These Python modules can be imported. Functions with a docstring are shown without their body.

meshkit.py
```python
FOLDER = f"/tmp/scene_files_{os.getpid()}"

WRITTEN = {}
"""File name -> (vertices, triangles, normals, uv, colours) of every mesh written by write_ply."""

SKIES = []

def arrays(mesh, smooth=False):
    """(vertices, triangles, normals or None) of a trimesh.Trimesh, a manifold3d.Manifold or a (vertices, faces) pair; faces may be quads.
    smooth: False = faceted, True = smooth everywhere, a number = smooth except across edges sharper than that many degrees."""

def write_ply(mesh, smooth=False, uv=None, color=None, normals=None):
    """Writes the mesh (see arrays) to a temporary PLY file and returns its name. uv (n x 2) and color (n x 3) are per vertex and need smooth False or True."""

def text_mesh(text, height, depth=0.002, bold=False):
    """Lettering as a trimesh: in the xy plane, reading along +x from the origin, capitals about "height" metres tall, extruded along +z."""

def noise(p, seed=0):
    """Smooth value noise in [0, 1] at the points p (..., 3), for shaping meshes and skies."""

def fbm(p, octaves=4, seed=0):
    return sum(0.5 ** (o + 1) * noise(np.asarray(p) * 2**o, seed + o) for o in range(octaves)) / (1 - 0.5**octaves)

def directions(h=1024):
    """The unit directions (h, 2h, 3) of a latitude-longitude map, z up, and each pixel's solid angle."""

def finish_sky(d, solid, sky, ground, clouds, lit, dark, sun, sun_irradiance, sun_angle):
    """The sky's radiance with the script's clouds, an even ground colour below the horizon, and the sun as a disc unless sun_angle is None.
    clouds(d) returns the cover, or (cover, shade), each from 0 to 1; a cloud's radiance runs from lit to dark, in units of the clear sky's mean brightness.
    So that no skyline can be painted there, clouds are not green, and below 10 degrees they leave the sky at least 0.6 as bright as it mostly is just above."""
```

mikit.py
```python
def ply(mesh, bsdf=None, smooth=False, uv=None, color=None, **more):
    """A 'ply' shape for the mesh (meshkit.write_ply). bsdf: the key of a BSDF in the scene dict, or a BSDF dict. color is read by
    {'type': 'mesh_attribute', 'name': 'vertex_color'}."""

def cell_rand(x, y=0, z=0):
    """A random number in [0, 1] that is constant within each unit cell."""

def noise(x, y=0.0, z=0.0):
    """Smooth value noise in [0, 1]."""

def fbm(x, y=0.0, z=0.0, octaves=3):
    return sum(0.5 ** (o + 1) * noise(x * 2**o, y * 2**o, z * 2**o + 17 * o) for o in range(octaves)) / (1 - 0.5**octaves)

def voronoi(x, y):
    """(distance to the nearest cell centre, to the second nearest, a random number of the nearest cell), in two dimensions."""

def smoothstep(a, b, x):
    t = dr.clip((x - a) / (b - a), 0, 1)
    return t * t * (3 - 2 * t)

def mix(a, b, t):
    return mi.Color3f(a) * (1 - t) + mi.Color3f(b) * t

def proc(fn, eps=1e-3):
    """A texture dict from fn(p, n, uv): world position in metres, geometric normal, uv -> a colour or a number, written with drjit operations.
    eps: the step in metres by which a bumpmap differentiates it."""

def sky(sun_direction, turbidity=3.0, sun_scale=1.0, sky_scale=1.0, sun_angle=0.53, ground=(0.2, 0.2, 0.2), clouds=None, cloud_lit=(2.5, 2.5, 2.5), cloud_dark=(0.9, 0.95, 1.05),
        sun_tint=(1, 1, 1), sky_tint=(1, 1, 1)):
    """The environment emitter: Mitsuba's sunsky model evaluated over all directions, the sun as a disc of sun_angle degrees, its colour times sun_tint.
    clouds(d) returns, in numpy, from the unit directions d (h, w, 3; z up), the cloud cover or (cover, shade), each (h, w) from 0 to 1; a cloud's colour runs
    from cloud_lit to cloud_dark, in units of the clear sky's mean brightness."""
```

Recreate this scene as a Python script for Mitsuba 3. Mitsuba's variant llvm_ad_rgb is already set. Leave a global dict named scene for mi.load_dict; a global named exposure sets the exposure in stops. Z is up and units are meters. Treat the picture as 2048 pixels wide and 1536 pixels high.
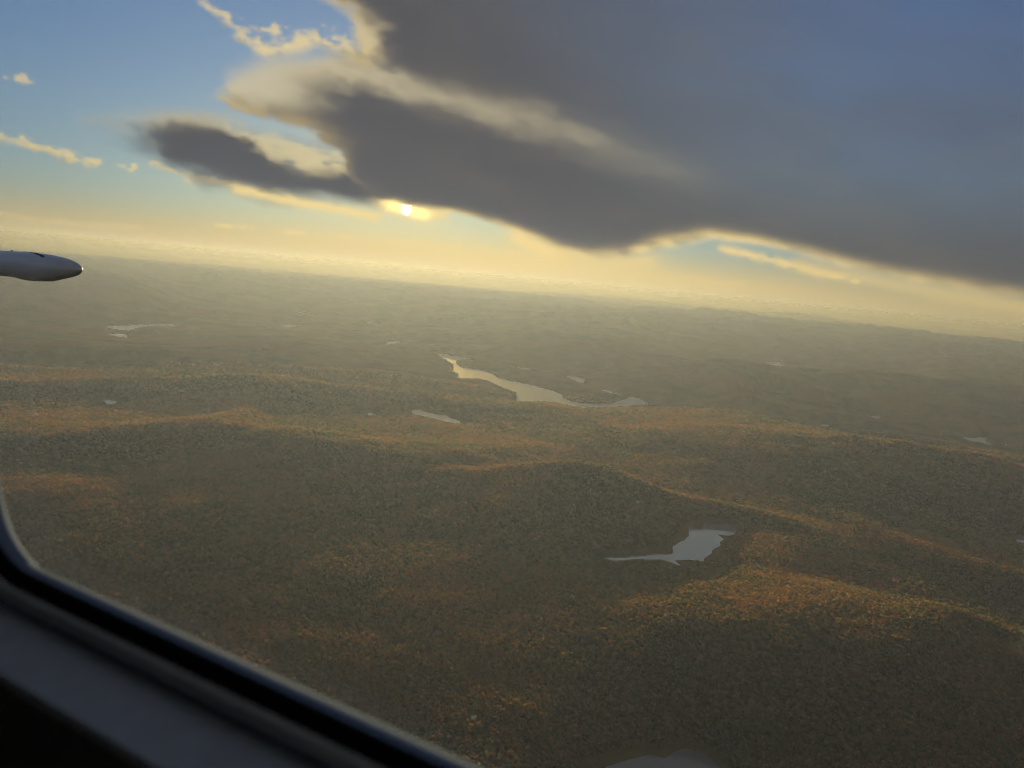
import math, numpy as np, trimesh, mitsuba as mi, drjit as dr, mikit, meshkit
from mikit import ply, proc
T = mi.ScalarTransform4f
exposure = 0.0
scene, labels = {}, {}

# ------------------------------------------------------------------ camera (in the cabin, 1000 m above the valley floor)
EYE = np.array([0.0, 0.0, 1000.0])     # everything is lowered by 1000 m at the end, so that the camera stands at the origin
ROLL, PITCH = math.radians(5.3), math.radians(8.176)
R0, FW = np.array([1.0, 0, 0]), np.array([0, math.cos(PITCH), -math.sin(PITCH)])
U0 = np.array([0, math.sin(PITCH), math.cos(PITCH)])
RIGHT = math.cos(ROLL) * R0 + math.sin(ROLL) * U0
UP = -math.sin(ROLL) * R0 + math.cos(ROLL) * U0
scene['camera'] = {
    'type': 'thinlens', 'fov': 68.98, 'fov_axis': 'x', 'near_clip': 0.02, 'far_clip': 1200000.0,
    'aperture_radius': 0.0019, 'focus_distance': 3000.0,
    'to_world': T().look_at(origin=[0, 0, 0], target=FW.tolist(), up=UP.tolist()),
    'medium': {'type': 'ref', 'id': 'haze_air'}}

# ------------------------------------------------------------------ sky: low sun under the edge of a dark cloud deck
SUN_AZ, SUN_EL = math.radians(-9.0), math.radians(4.2)
SUN = [math.sin(SUN_AZ) * math.cos(SUN_EL), math.cos(SUN_AZ) * math.cos(SUN_EL), math.sin(SUN_EL)]

def sstep(a, b, x):
    t = np.clip((x - a) / (b - a), 0, 1)
    return t * t * (3 - 2 * t)

def poly_sd(poly, x, y):
    """Signed distance (degrees, positive inside) to a polygon."""
    p = np.asarray(poly, float)
    q = np.roll(p, -1, 0)
    d = np.full(x.shape, 1e9)
    inside = np.zeros(x.shape, bool)
    for (ax, ay), (bx, by) in zip(p, q):
        ex, ey = bx - ax, by - ay
        t = np.clip(((x - ax) * ex + (y - ay) * ey) / (ex * ex + ey * ey + 1e-12), 0, 1)
        d = np.minimum(d, np.hypot(x - ax - t * ex, y - ay - t * ey))
        c = (ay > y) != (by > y)
        with np.errstate(divide='ignore', invalid='ignore'):
            inside ^= c & (x < ax + (y - ay) * ex / (ey if ey else 1e-12))
    return np.where(inside, d, -d)

def line_d(pts, x, y, squash=1.0):
    d = np.full(x.shape, 1e9)
    for (ax, ay), (bx, by) in zip(pts[:-1], pts[1:]):
        ex, ey = bx - ax, (by - ay) * squash
        px, py = x - ax, (y - ay) * squash
        t = np.clip((px * ex + py * ey) / (ex * ex + ey * ey + 1e-12), 0, 1)
        d = np.minimum(d, np.hypot(px - t * ex, py - t * ey))
    return d

def curve(x, pts):
    return np.interp(x, [p[0] for p in pts], [p[1] for p in pts])

def clouds(d):
    az = np.degrees(np.arctan2(d[..., 0], d[..., 1]))
    el = np.degrees(np.arcsin(np.clip(d[..., 2], -1, 1)))
    cover, shade = np.zeros(az.shape), np.zeros(az.shape)
    P = np.stack([az, el + 0.12 * az, np.zeros_like(az)], -1)
    n1 = meshkit.fbm(P * [0.20, 0.5, 1], 5, 3) - 0.5          # broad
    n2 = meshkit.fbm(P * [0.8, 1.8, 1], 4, 11) - 0.5          # ragged
    n3 = meshkit.fbm(P * [1.9, 3.0, 1], 3, 23) - 0.5          # fine
    nl = meshkit.fbm(P * [0.28, 0.8, 1], 6, 37) - 0.5
    x, y = az + 1.6 * n2 + 1.2 * n1, el + 0.9 * n1 + 0.5 * n2

    def put(c, s, full=False):
        nonlocal cover, shade
        s = np.clip(s, 0, 1)
        s = s if full else 0.5 + 0.5 * s          # only the cloud right at the sun shines at full strength
        c = np.clip(c, 0, 1)
        out = c + cover * (1 - c)
        shade = np.where(out > 1e-6, (np.clip(s, 0, 1) * c + shade * cover * (1 - c)) / np.maximum(out, 1e-6), 0)
        cover = out

    # golden haze bank low over the horizon, brightest towards the sun
    sunward = np.exp(-((az + 3) / 24) ** 2)
    e2 = np.maximum(el + 0.25 * n1, 0)
    put((0.98 * np.exp(-(e2 / 1.9) ** 2) + 0.42 * np.exp(-(e2 / 2.8) ** 2)) * (0.62 + 0.38 * sunward), 0.52 - 0.46 * sunward)
    # thin bright streaks over the horizon
    put(0.95 * np.exp(-(line_d([(-22.6, 1.66), (-18, 1.74), (-13, 1.78), (-7.5, 1.82), (-0.3, 1.78)], az, el + 0.20 * n3 + 0.1 * n2, 3) / 0.34) ** 2) * sstep(-0.2, 0.1, n2 + n3), 0.0)
    put(0.6 * np.exp(-(line_d([(6.9, 1.05), (16.1, 0.95)], az, el + 0.3 * n2, 3) / 0.4) ** 2), 0.12)
    put(0.5 * np.exp(-(line_d([(-36, 0.95), (-31, 0.8), (-27, 0.9)], az, el + 0.3 * n2, 3) / 0.3) ** 2), 0.1)
    # small bright puffs on the left
    for pts, r, k, s in ((((-36, 5.75), (-33.6, 5.45), (-31.9, 5.15), (-29.9, 4.7)), .55, 1, 0), (((-33.2, 5.2), (-30.2, 4.62)), .42, .9, .25), (((-28.3, 4.8), (-27.6, 4.68)), .34, 1, 0), (((-34.4, 9.12), (-33.4, 9.06)), .30, .9, 0),
                         (((-24.2, 4.45), (-23.3, 4.38)), .28, 1, 0), (((-26.3, 5.25), (-24.3, 4.82), (-21.7, 4.45)), .40, 1, 0),
                         (((-23.4, 15.6), (-22.5, 15.2), (-21.6, 14.9), (-20.9, 14.6)), .60, .85, 0), (((-20.0, 15.0), (-19.1, 14.7)), .62, .85, 0), (((-21.1, 14.1), (-20.2, 13.9)), .55, .8, 0),
                         (((-19.6, 13.6), (-17.5, 14.2), (-15.9, 14.9), (-13.8, 14.6), (-12.6, 14.0)), 1.15, 1, 0)):
        dd = line_d(pts, az + 0.9 * n3, el + 0.8 * n3 + 0.3 * n2, 1.7)
        put(0.74 * k * sstep(1.15 * r, -0.1 * r, dd + 0.9 * r * n2 + 0.9 * r * n3), s + 0.5 * sstep(0.05, 0.35, n3))
    # the lower left cloud: dark body, lit top, bright under-edge only towards the sun
    low = [(-29.6, 7.6), (-28.0, 6.8), (-25.6, 5.35), (-21.8, 4.55), (-18.1, 4.2), (-15.3, 4.15), (-12.4, 4.05), (-9.3, 4.6), (-10, 7.3), (-13.7, 7.9), (-17, 8.2), (-20.3, 8.5), (-22.3, 8.7), (-25.4, 8.5)]
    sd = poly_sd(low, x + 2.2 * nl + 0.5 * n3, y + 0.9 * nl + 0.35 * n3)
    lit = sstep(-0.8, 0.5, poly_sd([(-21.4, 8.7), (-18.2, 8.2), (-13.2, 8.0), (-13.2, 6.8), (-16.1, 6.4), (-18.6, 6.8)], x + 0.6 * n3, y + 0.5 * n3))
    tipw = sstep(-24.5, -29, x)
    c = sstep(-1.0, 1.0 + 0.8 * tipw, sd) * (1 - 0.45 * tipw)
    s = 1.0 - 0.55 * np.exp(-(np.maximum(sd, 0) / 0.55) ** 2) * sstep(6.3, 7.6, el) - 0.25 * sstep(0.0, 0.3, n3) * tipw
    s = s * (1 - lit) + lit * (0.26 + 0.7 * sstep(-0.12, 0.22, nl + 0.7 * n2))
    put(c * (1 - 0.30 * lit), s)
    put(0.95 * np.exp(-(line_d([(-20.8, 4.25), (-18, 3.95), (-14.6, 3.72), (-11.4, 3.4)], x, el + 0.3 * n3, 1.6) / 0.55) ** 2), 0.0)
    # glow and wisps under the deck's lower edge
    put(1.0 * np.exp(-(line_d([(-0.6, 2.9), (0.9, 2.35), (2.7, 1.85)], az, el + 0.3 * n2, 1.3) / 0.8) ** 2), 0.0)
    put(0.75 * np.exp(-(line_d([(2.7, 1.75), (6, 1.6), (9.5, 2.0)], az, el + 0.4 * n2, 1.3) / 0.6) ** 2), 0.1)
    put(0.9 * np.exp(-(line_d([(14.6, 3.42), (17.5, 3.0), (20.7, 2.4), (24, 1.85)], az, el + 0.35 * n3 + 0.2 * n2, 1.6) / 0.45) ** 2) * sstep(-0.3, 0.05, n2 + n3), 0.05)
    put(0.6 * np.exp(-(line_d([(20, 2.7), (25, 2.0), (29.5, 1.4), (34, 0.9), (44, 0.7)], az, el + 0.3 * n2, 1.4) / 0.7) ** 2), 0.25)
    put(0.9 * np.exp(-(line_d([(-10.6, 4.5), (-9.6, 4.3), (-8, 4.05), (-6.4, 4.1)], az, el + 0.3 * n3, 1.3) / 0.5) ** 2), 0.0)
    # the great dark deck
    deck = [(-22.4, 10.2), (-21.4, 9.6), (-17, 8.9), (-13.9, 7.8), (-13.0, 6.0), (-11.0, 4.75), (-8.5, 4.45), (-6, 4.32), (-2.3, 3.75), (0.35, 2.9), (2.6, 2.2), (5, 1.95), (7.6, 2.2), (10.4, 3.2), (13.6, 4.05),
            (16.4, 3.95), (19.9, 3.4), (24.8, 2.5), (29.4, 1.85), (33.5, 1.45), (40, 1.1), (60, 1.2), (110, 2.2), (181, 3.5), (181, 91), (-60, 91), (-30, 40), (-20, 22), (-16.4, 17.3), (-14.5, 16.1), (-13.2, 14.6), (-16.5, 13.7), (-19.0, 13.3), (-21.3, 11.8)]
    w = sstep(4.0, 12.0, el)
    xm, ym = az + (0.5 + 1.6 * w) * n1 + (0.35 + 1.1 * w) * n2 + 0.6 * w * n3, el + (0.3 + 0.9 * w) * n1 + (0.18 + 0.5 * w) * n2 + 0.1 * n3
    sd = poly_sd(deck, xm, ym)
    soft = curve(az, [(-24, .5), (-14, .3), (-6, .25), (0, .4), (4, .5), (10, .75), (16, .55), (30, .7)]) + 1.1 * sstep(9, 13, el) * sstep(-8, -18, az)
    c = sstep(-0.6 * soft, 0.7 * soft, sd)
    amp = curve(az, [(-24, .4), (-17, .3), (-14, .12), (-11, .04), (-10, .5), (-6, .9), (-3, .4), (0, .8), (4, .75), (7, .6), (10, .85), (15, .85), (20, .7), (34, .5)]) * np.clip(1 + 1.6 * n2, 0.3, 1.6)
    wid = curve(az, [(-24, .5), (-13, .4), (-6, .25), (0, .45), (4, .5), (10, .75), (16, .5), (30, .6)]) * (1 + 1.2 * w)
    s = 0.985 + 0.05 * np.minimum(nl + 0.4 * n1, 0.1) - np.clip(amp, 0, 1) * np.exp(-(np.maximum(sd, 0) / wid) ** 2)
    # the sunlit ragged left top, and the bright lane between the deck's two layers
    lane = np.exp(-(line_d([(-17.5, 13.9), (-13.5, 13.2), (-9, 12.5), (-5, 12.0), (-0.9, 11.5), (4.8, 10.2), (9, 9.2), (14, 8.0)], x + 0.4 * n3, y + 0.3 * n3, 1.5) / (1.35 + 0.02 * np.maximum(0, az + 10))) ** 2)
    lane = lane * curve(az, [(-18, .75), (-12, .7), (-8, .55), (-4, .38), (2, .26), (8, .12), (14, .02)]) * np.clip(0.85 + 1.5 * nl, 0, 1.2)
    wisp = sstep(-13.5, -20.0, x) * sstep(9.4, 11.2, y + 0.4 * n3)
    litm = np.clip(lane + 0.95 * wisp, 0, 1)
    s = s * (1 - 0.85 * litm)
    top = np.exp(-(line_d([(-18, 18.2), (-16, 16.8), (-14.2, 15.8), (-12.6, 15.2)], x, y) / 1.1) ** 2)
    s = s * (1 - 0.75 * top)
    # thinner towards the right, where the blue above comes through
    thin = sstep(0, 30, az + 1.1 * (el - 8)) * (0.36 + 0.16 * n1) * sstep(2.0, 10.0, el) + 0.22 * sstep(12, 19, el + 1.5 * n1) * sstep(8, 30, az)
    c, s = c * (1 - 0.45 * wisp - 0.42 * lane - 0.25 * top) * (1 - np.clip(thin, 0, 0.8)), s
    # the blaze round the sun, under the torn rim of the deck
    glow = line_d([(-10.0, 4.40), (-9.0, 4.20), (-7.9, 3.98)], az + 0.3 * n3, el + 0.14 * n3, 1.7)
    put(0.85 * np.exp(-(glow / 1.25) ** 2) * sstep(4.75, 4.45, el + 0.12 * (az + 9)), 0.0)
    put(np.exp(-(glow / 0.66) ** 2.6), 0.0, True)
    # beyond the frame the deck goes on over head, to the right and behind; its left rim is a line over the ground
    z = np.maximum(d[..., 2], 0.02)
    Q = np.stack([d[..., 0] / z, d[..., 1] / z, np.zeros_like(z)], -1)
    m = meshkit.fbm(Q * 0.9, 4, 31) - 0.5
    far = sstep(-1.5, -0.5, Q[..., 0] + 1.2 * m) * sstep(0.6, 2.2, el + 2.0 * n1)
    f = sstep(62, 48, np.abs(az)) * sstep(32, 22, el)
    put(f * c + (1 - f) * far * (0.86 + 0.4 * m), f * s + (1 - f) * (0.95 + 0.1 * m))
    return cover, shade

SKY = dict(turbidity=2.2, sun_scale=3.25, sky_scale=1.4, sun_angle=0.53, ground=(0.1,0.1,0.09), clouds=clouds, sky_tint=(0.60, 1.04, 2.25), sun_tint=(0.98, 1.90, 8.2), cloud_lit=(14.6, 10.9, 4.0), cloud_dark=(0.66, 0.68, 0.80))
exposure = 1.3
HAZE, HAZE_G, HAZE_ALBEDO = [4.8e-5, 5.8e-5, 9.6e-5], 0.43, [0.57, 0.57, 0.57]
WATER_ROUGH = 0.6
NA, NR1, NR2 = 620, 330, 330
TREE_FAR, TREE_FACES = 6200.0, 18
TREE_RINGS = [(1280, 1900, 9.0), (1900, 2600, 9.8), (2600, 3500, 12.0), (3500, 4600, 15.0), (4600, 6400, 21.0)]
SPECIAL_TREES = [(227, 1788, 5.5, 15, (.30, .30, .05), 'bright yellow green tree alone in the dark slope, right of the houses'), (236, 1783, 4.5, 12, (.28, .27, .05), 'smaller yellow green tree beside the bright one on the dark slope'),
    (28, 1384, 5.5, 15, (.42, .22, .05), 'glowing orange round tree at the very bottom of the photo'), (32, 1456, 5.5, 14, (.22, .06, .04), 'dull red tree below the white house'),
    (50, 1566, 5, 14, (.28, .24, .05), 'yellow tree right above the white house clearing'), (75, 1538, 5, 14, (.30, .24, .05), 'yellow tree right of the white house')]
HOUSES = [(-16, 1516, 11, 8, 4.2, 2.6, 20, 'white_wall', 'pale_roof', 'small white house alone in the wood near the bottom of the photo'),
    (-133, 1851, 14, 9, 4.5, 3, -10, 'grey_wall', 'slate_roof', 'grey house at the upper end of the drive in the wood'),
    (-223, 1769, 9, 8, 5.5, 3.2, 70, 'tan_wall', 'slate_roof', 'narrow tan house at the lower left end of the drive'),
    (-173, 1794, 8, 6, 3.2, 2, 5, 'tan_wall', 'brown_roof', 'low brown roofed cottage right of the narrow tan house'),
    (-136, 2821, 13, 8, 4.5, 3, 8, 'tan_wall', 'pale_roof', 'pale house speck on the dark slope above the middle of the photo'),
    (588, 3127, 13, 9, 4.5, 3, -15, 'white_wall', 'pale_roof', 'white house on the crest left of the marsh pond')]
scene['sky'] = mikit.sky(SUN, **SKY)

# ------------------------------------------------------------------ haze: sunlit autumn air below the aircraft
scene['haze_air'] = {'type': 'homogeneous', 'albedo': {'type': 'rgb', 'value': HAZE_ALBEDO}, 'sigma_t': {'type': 'rgb', 'value': HAZE}, 'phase': {'type': 'hg', 'g': HAZE_G}}
scene['haze'] = {'type': 'cube', 'to_world': T().translate([0, 0, 545.0]).scale([610000, 610000, 565.0]), 'bsdf': {'type': 'null'}, 'interior': {'type': 'ref', 'id': 'haze_air'}}
labels['haze'] = {'label': 'golden evening haze lying over the wooded country', 'category': 'haze', 'kind': 'stuff'}

# ------------------------------------------------------------------ materials
def rgb(*c):
    return {'type': 'rgb', 'value': list(c)}
VC = {'type': 'mesh_attribute', 'name': 'vertex_color'}
scene['mat_ground'] = {'type': 'twosided', 'bsdf': {'type': 'diffuse', 'reflectance': VC}}
scene['mat_leaf'] = {'type': 'principledthin', 'base_color': VC, 'roughness': 0.8, 'diff_trans': 2.0, 'eta': 1.05}
scene['mat_bark'] = {'type': 'twosided', 'bsdf': {'type': 'diffuse', 'reflectance': rgb(.06, .045, .032)}}
def ripple(p, n, uv):
    return mikit.fbm(p.x * 0.04, p.y * 0.04, 0.0, 3) * 0.6 + 0.25 * mikit.noise(p.x * 0.35, p.y * 0.2)
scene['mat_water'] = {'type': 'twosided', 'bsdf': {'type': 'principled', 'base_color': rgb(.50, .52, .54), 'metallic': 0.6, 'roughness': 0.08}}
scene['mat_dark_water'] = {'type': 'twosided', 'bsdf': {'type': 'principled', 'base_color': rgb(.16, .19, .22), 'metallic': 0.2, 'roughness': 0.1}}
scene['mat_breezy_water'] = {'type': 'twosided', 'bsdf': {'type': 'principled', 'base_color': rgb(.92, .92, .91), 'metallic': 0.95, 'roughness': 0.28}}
scene['mat_windy_water'] = {'type': 'twosided', 'bsdf': {'type': 'bumpmap', 'arbitrary': mikit.proc(ripple, 0.3), 'scale': 0.10, 'bsdf': {'type': 'principled', 'base_color': rgb(.86, .85, .82), 'metallic': 0.9, 'roughness': WATER_ROUGH}}}

rng = np.random.default_rng(7)
# ------------------------------------------------------------------ terrain (metres; x right, y away from the aircraft)
RIDGES = [
    ([(-129, 2149, 43), (20, 2213, 43), (461, 2257, 91), (776, 2169, 155), (894, 2123, 177), (1032, 2059, 166), (1198, 1967, 183), (1394, 1833, 125), (1518, 1733, 113)], 760, 380, 3.0),
    ([(1440, 3256, 40), (1556, 3273, 69), (1833, 3126, 115), (2130, 2932, 131), (2324, 2781, 128)], 480, 420, 3.0),
    ([(1530, 4869, 164), (1766, 4788, 183), (1991, 4699, 186), (2148, 4629, 223), (2398, 4505, 244), (2589, 4397, 215), (2763, 4291, 227), (2945, 4168, 195), (3304, 3889, 164)], 1300, 500, 1.9),
    ([(-395, 3112, 40), (-230, 3154, 100), (91, 3184, 172), (369, 3348, 172), (610, 3103, 139), (798, 3060, 115)], 900, 260, 2.0),
    ([(-2792, 4254, 91), (-2534, 4413, 159), (-2172, 4601, 240), (-1879, 4729, 284), (-1709, 4792, 306), (-1533, 4852, 302), (-1286, 4923, 266), (-895, 5009, 206)], 2300, 500, 1.7),
    ([(-3379, 3886, 186), (-3132, 4088, 198), (-2946, 4224, 190), (-2763, 4346, 206), (-2610, 4440, 141)], 1300, 300, 1.8),
    ([(-3049, 3497, 10), (-2712, 3886, 30), (-2544, 4045, 45), (-2358, 4111, 45), (-2247, 4090, 10)], 700, 260, 2.0),
    ([(-2031, 2419, 45), (-1776, 2542, 34), (-1650, 2626, 30), (-1511, 2708, 12), (-1236, 2649, 10)], 450, 150, 2.0),
    ([(-2153, 2800, 15), (-1986, 3026, 22), (-1761, 3151, 22), (-1548, 3165, 5)], 330, 150, 2.0),
    ([(-1160, 8210, 93), (-726, 8259, 174), (104, 8291, 259), (763, 8256, 357), (1420, 8169, 327), (1999, 8046, 316)], 2200, 900, 1.8),
    ([(991, 6440, 70), (1317, 6382, 188), (1601, 6354, 285), (1834, 6417, 285), (2183, 6140, 229), (2513, 6012, 190)], 1300, 700, 1.8),
    ([(2943, 8168, 91), (3485, 8475, 241), (3762, 8356, 339), (4114, 8403, 390), (4508, 7979, 363), (5026, 7663, 254), (5537, 7302, 260)], 1700, 900, 1.8),
    ([(1147, 8150, 286), (1886, 8011, 288), (2493, 7843, 230), (2974, 7674, 139)], 1200, 900, 2),
    ([(-839, 1961, 9), (-632, 2102, 27), (-415, 2202, 42), (-234, 2245, 42)], 300, 150, 2.2),
    ([(-532, 1796, 9), (-454, 1888, 9), (-277, 1947, 42), (-112, 1969, 42), (71, 1955, 28)], 280, 140, 2.2),
    ([(-1453, 2122, 14), (-1379, 2171, 26), (-1190, 2280, 27), (-1058, 2344, 24), (-900, 2494, 39), (-573, 2756, 39)], 380, 180, 2.2),
    ([(-1387, 3200, 11), (-1196, 3410, 22), (-991, 3513, 48), (-767, 3600, 48), (-513, 3577, 32)], 450, 220, 2.0),
    ([(-1624, 5177, 25), (-1247, 5693, 37), (-632, 5448, 37), (-54, 4917, 8)], 600, 300, 2.0),
    ([(858, 3606, 14), (1186, 3906, 40), (1449, 3976, 60), (1541, 3780, 54)], 420, 250, 2.4),
    ([(-749, 14807, 91), (1203, 15802, 194), (2757, 15606, 244), (4223, 15275, 371), (5601, 14825, 320), (7223, 14106, 358), (8990, 13051, 260)], 3200, 1500, 1.8),
    ([(-504, 19726, 204), (2118, 19619, 320), (4633, 19181, 418), (6952, 18468, 324), (8487, 17814, 418), (11456, 16067, 310)], 4200, 1800, 1.8),
    ([(-5954, 8072, 187), (-5133, 8618, 280), (-4445, 8992, 272), (-3673, 9334, 337), (-2814, 9628, 297), (-1235, 9955, 321)], 3200, 1500, 1.8),
    ([(-8095, 12333, 247), (-7361, 12785, 382), (-6331, 13325, 443), (-5650, 13628, 380), (-4503, 14048, 351)], 6000, 2500, 1.8),
    ([(0, 31514, 140), (2451, 33769, 439), (5774, 33362, 400), (9941, 32366, 344), (11843, 31719, 509)], 6000, 2500, 1.8),
    ([(3294, 11716, 104), (4346, 11368, 130), (5278, 10966, 306), (6138, 10509, 230), (7018, 9943, 249)], 2200, 1100, 1.8),
    ([(-65, 5270, 10), (498, 5618, 30), (1144, 6032, 45)], 300, 200, 2),
]
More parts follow.
